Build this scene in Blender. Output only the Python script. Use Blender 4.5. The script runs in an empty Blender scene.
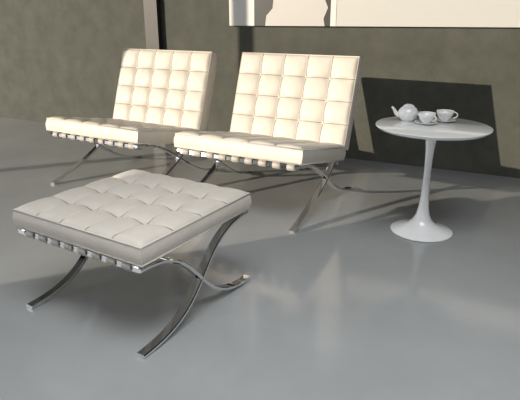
import bpy, math, random
from mathutils import Vector, Matrix
random.seed(4)
sc=bpy.context.scene
try:
    sc.view_settings.view_transform='Standard'
    sc.view_settings.look='None'
except Exception: pass

# ---------------- materials ----------------
def mat(name,col,rough=.5,metal=0,spec=.5,coat=0,noise=None,bump=None):
    m=bpy.data.materials.new(name); m.use_nodes=True
    nt=m.node_tree; b=nt.nodes['Principled BSDF']
    b.inputs['Base Color'].default_value=(*col,1)
    b.inputs['Roughness'].default_value=rough
    b.inputs['Metallic'].default_value=metal
    b.inputs['Specular IOR Level'].default_value=spec
    b.inputs['Coat Weight'].default_value=coat
    b.inputs['Coat Roughness'].default_value=.05
    tc=nt.nodes.new('ShaderNodeTexCoord')
    if noise:
        col2,scale,detail,lo,hi=noise
        n=nt.nodes.new('ShaderNodeTexNoise'); n.inputs['Scale'].default_value=scale; n.inputs['Detail'].default_value=detail
        n.inputs['Roughness'].default_value=.62
        nt.links.new(tc.outputs['Object'],n.inputs['Vector'])
        r=nt.nodes.new('ShaderNodeValToRGB')
        r.color_ramp.elements[0].position=lo; r.color_ramp.elements[1].position=hi
        r.color_ramp.elements[0].color=(*col,1); r.color_ramp.elements[1].color=(*col2,1)
        nt.links.new(n.outputs['Fac'],r.inputs['Fac']); nt.links.new(r.outputs['Color'],b.inputs['Base Color'])
    if bump:
        scale,st,dist=bump
        n=nt.nodes.new('ShaderNodeTexNoise'); n.inputs['Scale'].default_value=scale; n.inputs['Detail'].default_value=6
        nt.links.new(tc.outputs['Object'],n.inputs['Vector'])
        bp=nt.nodes.new('ShaderNodeBump'); bp.inputs['Strength'].default_value=st; bp.inputs['Distance'].default_value=dist
        nt.links.new(n.outputs['Fac'],bp.inputs['Height']); nt.links.new(bp.outputs['Normal'],b.inputs['Normal'])
    return m
M_leather=mat('cream_leather',(.64,.595,.525),.5,spec=.4,noise=((.69,.645,.575),9,3,.35,.7),bump=(160,.12,.002))
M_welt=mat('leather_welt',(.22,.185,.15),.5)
M_strap=mat('strap_leather',(.46,.43,.385),.5)
M_chrome=mat('polished_steel',(.90,.90,.91),.02,1)
M_white=mat('white_lacquer',(.90,.91,.91),.12,coat=.6)
M_porc=mat('white_porcelain',(.92,.92,.91),.10,coat=.5)
M_black=mat('black_enamel',(.02,.02,.02),.25)
M_floor=mat('polished_concrete',(.305,.318,.322),.12,spec=.65,noise=((.365,.38,.384),2.0,14,.3,.75))
M_wall=mat('rough_plaster',(.074,.078,.066),.85,spec=.2,noise=((.112,.116,.100),6,15,.28,.74),bump=(60,.5,.006))
M_dark=mat('dark_steel',(.03,.027,.024),.5)
M_side=mat('charcoal_paint',(.035,.035,.034),.8)
M_ceil=mat('ceiling_paint',(.07,.07,.068),.8)

# ---------------- mesh helpers ----------------
def mk(name,verts,faces,m,parent=None,smooth=True,mtx=None,loc=None):
    me=bpy.data.meshes.new(name)
    if mtx is not None: verts=[tuple(mtx@Vector(v)) for v in verts]
    me.from_pydata([tuple(v) for v in verts],[],faces); me.materials.append(m)
    me.polygons.foreach_set('use_smooth',[smooth]*len(me.polygons)); me.update()
    import bmesh
    bm=bmesh.new(); bm.from_mesh(me); bmesh.ops.recalc_face_normals(bm,faces=bm.faces); bm.to_mesh(me); bm.free()
    o=bpy.data.objects.new(name,me); sc.collection.objects.link(o)
    if parent: o.parent=parent
    if loc: o.location=loc
    return o
def empty(name,loc,rz=0):
    e=bpy.data.objects.new(name,None); sc.collection.objects.link(e)
    e.location=loc; e.rotation_euler=(0,0,rz); e.empty_display_size=.1
    return e
class Geo:
    def __init__(s): s.v=[];s.f=[]
    def add(s,v,f):
        b=len(s.v); s.v+= [tuple(x) for x in v]; s.f+=[[i+b for i in q] for q in f]
def tube(pts,r,n=8,closed=False,g=None):
    P=[Vector(p) for p in pts]; N=len(P); v=[];f=[]
    rr=r if isinstance(r,(list,tuple)) else [r]*N
    prev=None
    for i,p in enumerate(P):
        a=P[(i-1)%N] if (closed or i>0) else P[i]; b=P[(i+1)%N] if (closed or i<N-1) else P[i]
        t=(b-a).normalized()
        if prev is None:
            prev=t.orthogonal().normalized()
        nn=(prev-t*prev.dot(t)).normalized(); prev=nn; bb=t.cross(nn)
        for k in range(n):
            an=2*math.pi*k/n
            v.append(p+(nn*math.cos(an)+bb*math.sin(an))*rr[i])
    for i in range(N if closed else N-1):
        for k in range(n):
            f.append([i*n+k,i*n+(k+1)%n,((i+1)%N)*n+(k+1)%n,((i+1)%N)*n+k])
    if not closed:
        f.append(list(range(n))); f.append([(N-1)*n+k for k in range(n)])
    if g is not None: g.add(v,f)
    return v,f
def lathe(prof,n=64,ox=0,oy=0,oz=0):
    v=[];f=[]
    for r,z in prof:
        for k in range(n):
            a=2*math.pi*k/n; v.append((ox+r*math.cos(a),oy+r*math.sin(a),oz+z))
    for i in range(len(prof)-1):
        for k in range(n):
            f.append([i*n+k,i*n+(k+1)%n,(i+1)*n+(k+1)%n,(i+1)*n+k])
    f.append(list(range(n))); f.append([(len(prof)-1)*n+k for k in range(n)])
    return v,f
def bez(p0,p1,p2,p3,n=40):
    o=[]
    for i in range(n+1):
        t=i/n;s=1-t
        o.append(tuple(s**3*a+3*s*s*t*b+3*s*t*t*c+t**3*d for a,b,c,d in zip(p0,p1,p2,p3)))
    return o
def flatbar(path,x,w,t,g):
    """sweep chamfered flat section (w along x, t in plane) on (y,z) path"""
    c=min(t*.22,.003); v=[];f=[]; N=len(path)
    sec=[(-w/2+c,-t/2),(w/2-c,-t/2),(w/2,-t/2+c),(w/2,t/2-c),(w/2-c,t/2),(-w/2+c,t/2),(-w/2,t/2-c),(-w/2,-t/2+c)]
    for i,(y,z) in enumerate(path):
        a=path[max(i-1,0)]; b=path[min(i+1,N-1)]
        ty,tz=b[0]-a[0],b[1]-a[1]; L=math.hypot(ty,tz) or 1; ty/=L;tz/=L
        ny,nz=-tz,ty
        for sx,sn in sec: v.append((x+sx,y+ny*sn,z+nz*sn))
    for i in range(N-1):
        for k in range(8): f.append([i*8+k,i*8+(k+1)%8,(i+1)*8+(k+1)%8,(i+1)*8+k])
    f.append(list(range(8))); f.append([(N-1)*8+k for k in range(8)])
    g.add(v,f)
def box(x0,x1,y0,y1,z0,z1):
    v=[(x,y,z) for x in (x0,x1) for y in (y0,y1) for z in (z0,z1)]
    f=[[0,1,3,2],[4,6,7,5],[0,4,5,1],[2,3,7,6],[0,2,6,4],[1,5,7,3]]
    return v,f
def shade_flat_by_angle(o,ang=35):
    me=o.data
    try:
        me.set_sharp_from_angle(angle=math.radians(ang))
    except Exception: pass

def cushion(pref,parent,W,D,T,nx,ny,mtx,bulge=.018,dim=.012,sub=16):
    X=nx*sub; Y=ny*sub
    pw=W/nx; pd=D/ny
    def hgt(x,y):
        u=(x+W/2)/pw; v=(y+D/2)/pd
        fu=abs(math.sin(math.pi*u)); fv=abs(math.sin(math.pi*v))
        b=((fu*fv)**.38)*bulge
        iu=round(u); iv=round(v)
        dx=(u-iu)*pw; dy=(v-iv)*pd
        if 0<iu<nx and 0<iv<ny:
            r=math.hypot(dx,dy)
            b-=dim*math.exp(-(r*r)/(2*.018**2))
            an=math.atan2(dy,dx)
            b-=.0016*math.exp(-((r-.028)/.014)**2)*(.5+.5*math.cos(8*an))
        ex=min(x+W/2,W/2-x); ey=min(y+D/2,D/2-y); m=min(ex,ey)
        b-=.005*math.exp(-(m/.009)**2)
        return b
    h0=T-bulge*.55
    V=[];F=[]
    def per():
        L=[(i,0) for i in range(X)]+[(X,j) for j in range(Y)]+[(i,Y) for i in range(X,0,-1)]+[(0,j) for j in range(Y,0,-1)]
        return L
    top={}
    for i in range(X+1):
        for j in range(Y+1):
            x=-W/2+W*i/X; y=-D/2+D*j/Y
            top[i,j]=len(V); V.append((x,y,h0+hgt(x,y)))
    for i in range(X):
        for j in range(Y): F.append([top[i,j],top[i+1,j],top[i+1,j+1],top[i,j+1]])
    bot={}
    for i in range(X+1):
        for j in range(Y+1):
            x=-W/2+W*i/X; y=-D/2+D*j/Y
            bot[i,j]=len(V); V.append((x,y,0))
    for i in range(X):
        for j in range(Y): F.append([bot[i,j],bot[i,j+1],bot[i+1,j+1],bot[i+1,j]])
    P=per(); K=8; prev=[top[p] for p in P]
    zt=h0-.005
    for k in range(1,K+1):
        if k==K: cur=[bot[p] for p in P]
        else:
            cur=[]
            t=k/K; z=zt*(1-t)
            for (i,j) in P:
                x=-W/2+W*i/X; y=-D/2+D*j/Y
                o=.006*math.sin(math.pi*t)
                ox=(-o if i==0 else (o if i==X else 0)); oy=(-o if j==0 else (o if j==Y else 0))
                cur.append(len(V)); V.append((x+ox,y+oy,z))
        n=len(P)
        for q in range(n): F.append([prev[q],prev[(q+1)%n],cur[(q+1)%n],cur[q]])
        prev=cur
    o=mk(pref,V,F,M_leather,parent,True,mtx); shade_flat_by_angle(o,75)
    g=Geo()
    for a in range(1,nx):
        x=-W/2+a*pw
        tube([(x,-D/2+D*j/Y,h0+hgt(x,-D/2+D*j/Y)+.0004) for j in range(Y+1)],.0022,6,g=g)
    for a in range(1,ny):
        y=-D/2+a*pd
        tube([(-W/2+W*i/X,y,h0+hgt(-W/2+W*i/X,y)+.0004) for i in range(X+1)],.0022,6,g=g)
    mk(pref+'_seam_welts',g.v,g.f,M_welt,parent,True,mtx)
    g=Geo()
    for z in (zt,.004):
        e=.001
        tube([(-W/2-e,-D/2-e,z),(W/2+e,-D/2-e,z),(W/2+e,D/2+e,z),(-W/2-e,D/2+e,z)],.0035,8,True,g=g)
    mk(pref+'_piping',g.v,g.f,M_leather,parent,True,mtx)
    g=Geo()
    for a in range(1,nx):
        for b in range(1,ny):
            x=-W/2+a*pw;y=-D/2+b*pd;z=h0+hgt(x,y)
            g.add(*lathe([(.0005,.005),(.005,.0045),(.008,.002),(.009,-.002),(.0005,-.003)][::-1],12,x,y,z))
    mk(pref+'_buttons',g.v,g.f,M_leather,parent,True,mtx)
    return o

def frame(A,B):
    y=Vector((0,B[0]-A[0],B[1]-A[1])).normalized(); x=Vector((1,0,0)); z=x.cross(y)
    c=Vector((0,(A[0]+B[0])/2,(A[1]+B[1])/2))
    return Matrix(((x.x,y.x,z.x,c.x),(x.y,y.y,z.y,c.y),(x.z,y.z,z.z,c.z),(0,0,0,1)))

def straps(parent,W,n,front,back,g_r=.012,sw=.040,name='straps'):
    g=Geo()
    d=Vector((back[0]-front[0],back[1]-front[1])).normalized(); up=Vector((-d.y,d.x))
    path=[]
    F=Vector(front);B=Vector(back); R=g_r
    def arc(c,a0,a1,k=8):
        for i in range(k+1):
            a=a0+(a1-a0)*i/k
            yield c+d*math.cos(a)*R+up*math.sin(a)*R
    path+= [F+d*.05-up*R]
    path+= list(arc(F,-math.pi/2,-3*math.pi/2))
    path+= list(arc(B,math.pi/2,-math.pi/2))
    path+= [B-d*.05-up*R]
    pp=[(p.x,p.y) for p in path]
    for i in range(n):
        x=-W/2+W*(i+.5)/n
        flatbar(pp,x,sw,.004,g)
    mk(name,g.v,g.f,M_strap,parent,True)

def lounge(name,loc,rz):
    e=empty(name,loc,rz)
    HW=.345
    gb=Geo(); gs=Geo()
    back=bez((.780,.745),(.63,.33),(.44,.14),(-.045,.007),48)
    seat=bez((-.005,.318),(.32,.30),(.40,.04),(.745,.007),48)
    for x in (-HW,HW):
        flatbar(back,x,.034,.013,gb); flatbar(seat,x,.034,.013,gs)
    o=mk('back_leg_bars',gb.v,gb.f,M_chrome,e); shade_flat_by_angle(o)
    o=mk('seat_leg_bars',gs.v,gs.f,M_chrome,e); shade_flat_by_angle(o)
    g=Geo()
    fr=(.012,.312); rr=(.545,.215); bt=(.757,.70); bb=(.615,.33)
    for (y,z) in (fr,rr,bt,bb):
        g.add(*box(-HW,HW,y-.010,y+.010,z-.010,z+.010))
    mk('cross_rails',g.v,g.f,M_chrome,e,False)
    straps(e,.70,9,fr,rr,.016,.042,'seat_straps')
    straps(e,.70,8,bb,bt,.014,.042,'back_straps')
    cushion('seat_cushion',e,.74,.575,.085,5,4,frame((-.012,.334),(.553,.228)),.013,.011)
    A=(.606,.284); B=(.766,.752)
    y=Vector((0,B[0]-A[0],B[1]-A[1])).normalized(); z=Vector((0,-y.z,y.y)); x=y.cross(z)
    c=Vector((0,(A[0]+B[0])/2,(A[1]+B[1])/2))
    m=Matrix(((x.x,y.x,z.x,c.x),(x.y,y.y,z.y,c.y),(x.z,y.z,z.z,c.z),(0,0,0,1)))
    cushion('back_cushion',e,.75,.505,.085,5,4,m,.0125,.011)
    return e
lounge('lounge_chair',(-.980,2.936,0),-.5306)
lounge('lounge_chair',(-.125,2.502,0),-.516)

# ---------------- ottoman ----------------
e=empty('ottoman',(-.4375,1.7206,0),-.5544)
W,D=.585,.5655
g=Geo()
a=bez((-D/2+.0,.290),(.03,.292),(-.06,.010),(D/2+.017,.007),44)
b=[(-y,z) for y,z in a]
for x in (-W/2+.022,W/2-.022):
    flatbar(a,x,.034,.013,g); flatbar(b,x,.034,.013,g)
o=mk('leg_bars',g.v,g.f,M_chrome,e); shade_flat_by_angle(o)
g=Geo()
for y in (-D/2+.014,D/2-.014): g.add(*box(-W/2+.02,W/2-.02,y-.010,y+.010,.279,.299))
mk('cross_rails',g.v,g.f,M_chrome,e,False)
straps(e,W-.07,8,(-D/2+.014,.289),(D/2-.014,.289),.0145,.036)
cushion('seat_cushion',e,W,D,.074,5,4,Matrix.Translation((0,0,.305)),.0135,.012,18)

# ---------------- side table ----------------
e=empty('side_table',(.787,2.323,0))
prof=[(.0005,0),(.140,0),(.146,.003),(.146,.007),(.138,.012),(.115,.019),(.088,.028),(.062,.042),(.043,.062),(.031,.090),(.0235,.13),(.019,.18),(.0165,.24),(.016,.30),(.017,.36),(.0195,.41),(.024,.45),(.032,.48),(.045,.4945),(.06,.498),(.0005,.498)]
o=mk('pedestal',*lathe(prof,72),M_white,e); shade_flat_by_angle(o,50)
o=mk('tabletop',*lathe([(.0005,.498),(.215,.498),(.240,.503),(.253,.512),(.255,.516),(.2545,.519),(.252,.520),(.0005,.520)],96),M_white,e); shade_flat_by_angle(o,30)

# ---------------- tea things ----------------
def cup(loc,rz=0):
    e=empty('teacup',loc,rz)
    mk('saucer',*lathe([(.0005,.0),(.022,0),(.026,.003),(.050,.009),(.052,.011),(.050,.0115),(.026,.006),(.0005,.005)],48),M_porc,e)
    mk('cup_body',*lathe([(.0005,.006),(.018,.006),(.020,.010),(.030,.022),(.037,.038),(.040,.052),(.0385,.052),(.035,.038),(.028,.024),(.0005,.014)],48),M_porc,e)
    pts=[(.036+.020*math.sin(t),0,.033+.014*math.cos(t)) for t in [math.pi*i/12 for i in range(13)]]
    mk('cup_handle',*tube(pts,.003,8),M_porc,e)
    return e
def teapot(loc,rz):
    e=empty('teapot',loc,rz)
    mk('pot_body',*lathe([(.0005,0),(.026,0),(.029,.003),(.040,.014),(.047,.030),(.046,.046),(.036,.060),(.024,.067),(.0005,.067)],48),M_porc,e)
    mk('pot_lid',*lathe([(.0005,.064),(.027,.0655),(.026,.069),(.018,.075),(.006,.079),(.0005,.079)],40),M_porc,e)
    mk('lid_knob',*lathe([(.0005,.077),(.004,.078),(.0035,.082),(.007,.086),(.006,.091),(.0005,.093)],24),M_black,e)
    sp=bez((.040,0,.026),(.062,0,.028),(.058,0,.050),(.078,0,.062),14)
    mk('pot_spout',*tube(sp,[.012-.0075*i/14 for i in range(15)],12),M_porc,e)
    h=bez((-.040,0,.054),(-.085,0,.062),(-.078,0,.012),(-.043,0,.020),18)
    mk('pot_handle',*tube(h,.0038,10),M_black,e)
    return e
teapot((.705,2.445,.520),math.radians(165))
cup((.765,2.355,.520),math.radians(-60))
cup((.870,2.415,.520),math.radians(-20))

# ---------------- room ----------------
wa=-.4616; wd=4.039
mk('floor',*box(-9,9,-6,10,-.1,0),M_floor,None,False)
we=empty('wall_back',(0,wd,0),wa)
mk('wall_face',*box(-7,6,0,.2,0,3.0),M_wall,we,False)
g=Geo()
g.add(*box(-4.7,-2.8,-3.7,-3.5,0,3.0)); g.add(*box(.6,5.2,-3.7,-3.5,0,3.0))
g.add(*box(-2.8,.6,-3.7,-3.5,0,.7)); g.add(*box(-2.8,.6,-3.7,-3.5,2.6,3.0)); g.add(*box(-1.15,-1.05,-3.65,-3.55,.7,2.6))
mk('unseen_wall_front',g.v,g.f,M_side,None,False)  # unseen, added dark with a bright opening for the chrome to reflect
g=Geo()
for y0,y1 in ((-3.5,-2.4),(-1.6,-.6),(.1,1.4)): g.add(*box(5.0,5.2,y0,y1,0,3.0))
mk('unseen_wall_right',g.v,g.f,M_side,None,False)  # unseen, cut into slots to put bright streaks in the chrome
mk('unseen_ceiling',*box(-4.7,5.2,-3.7,6.5,3.0,3.15),M_ceil,None,False)  # unseen, added dark so the chrome reflections gain contrast
mk('sun_blocker_left',*box(-4.7,-4.5,-3.5,.22,0,3.0),M_side,None,False)  # added out of view to keep the sun off ottoman and front floor
col=empty('dark_wall_strip',(0,wd,0),wa)
mk('strip_box',*box(-1.03,-.90,-.05,-.001,0,3.0),M_dark,col,False)  # dark upright strip set against the back wall
M_pw=mat('print_white',(.74,.74,.71),.5); M_pk=mat('print_black',(.02,.02,.021),.45)
M_pg=mat('print_grey',(.58,.585,.565),.5); M_pp=mat('print_light_grey',(.56,.55,.53),.5); M_pd=mat('print_darkgrey',(.16,.16,.15),.5)
art=empty('wall_art',(0,wd,0),wa)
z0=.93
mk('canvas',*box(-.24,2.6,-.035,-.001,z0,z0+1.1),M_pg,art,False)
def patch(n,poly,m,k):
    v=[(x,-.035-.0012*k,z0+z) for x,z in poly]; mk(n,v,[list(range(len(v)))],m,art,False)
patch('print_left_panel',[(-.24,0),(-.03,0),(-.03,1.1),(-.24,1.1)],M_pw,1)
patch('print_dark_field',[(-.03,0),(.56,0),(.56,1.1),(-.03,1.1)],M_pk,1)
patch('print_figure',[(.06,.0),(.52,.0),(.51,.05),(.54,.12),(.48,.25),(.42,.42),(.25,.5),(.14,.3),(.12,.12),(.07,.07)],M_pp,2)
patch('print_border',[(.56,0),(.60,0),(.60,1.1),(.56,1.1)],M_pw,2)
patch('print_upper_field',[(.74,.17),(2.6,.17),(2.6,1.1),(.74,1.1)],M_pd,1)
wl=empty('window_1',(-4.6,0,0),0)
g=Geo()
g.add(*box(-.06,.06,.23,6.4,0,.10))
g.add(*box(-.05,.05,2.15,2.22,0,2.99))
g.add(*box(-.05,.05,5.4,5.5,0,2.99))
g.add(*box(-.05,.05,.23,6.4,2.9,2.99))
mk('window_frame',g.v,g.f,M_dark,wl,False)

# ---------------- light ----------------
w=bpy.data.worlds.new('world'); sc.world=w; w.use_nodes=True
bg=w.node_tree.nodes['Background']; bg.inputs[0].default_value=(.95,.97,1,1); bg.inputs[1].default_value=1.9
sd=bpy.data.lights.new('low_sun','SUN'); sd.energy=4.9; sd.color=(1,.86,.68); sd.angle=math.radians(.4)
so=bpy.data.objects.new('low_sun',sd); sc.collection.objects.link(so)
el=math.radians(11.5); az=math.radians(67)
d=Vector((math.sin(az)*math.cos(el),math.cos(az)*math.cos(el),-math.sin(el)))
so.rotation_euler=d.to_track_quat('-Z','Y').to_euler(); so.location=(-8,-3,3)
al=bpy.data.lights.new('overhead_fill','AREA'); al.shape='RECTANGLE'; al.size=2.6; al.size_y=1.4; al.energy=44; al.color=(.98,.99,1); al.spread=math.radians(110)  # added fill from above to lift the floor, stands for no fixture
ao=bpy.data.objects.new('overhead_fill',al); sc.collection.objects.link(ao); ao.location=(.2,.5,2.98)

# ---------------- camera ----------------
cd=bpy.data.cameras.new('camera'); co=bpy.data.objects.new('camera',cd); sc.collection.objects.link(co)
cd.sensor_fit='HORIZONTAL'; cd.sensor_width=36; cd.lens=36*514.2/520
co.location=(0,0,.977); co.rotation_euler=(math.pi/2-.3384,0,0)
sc.camera=co
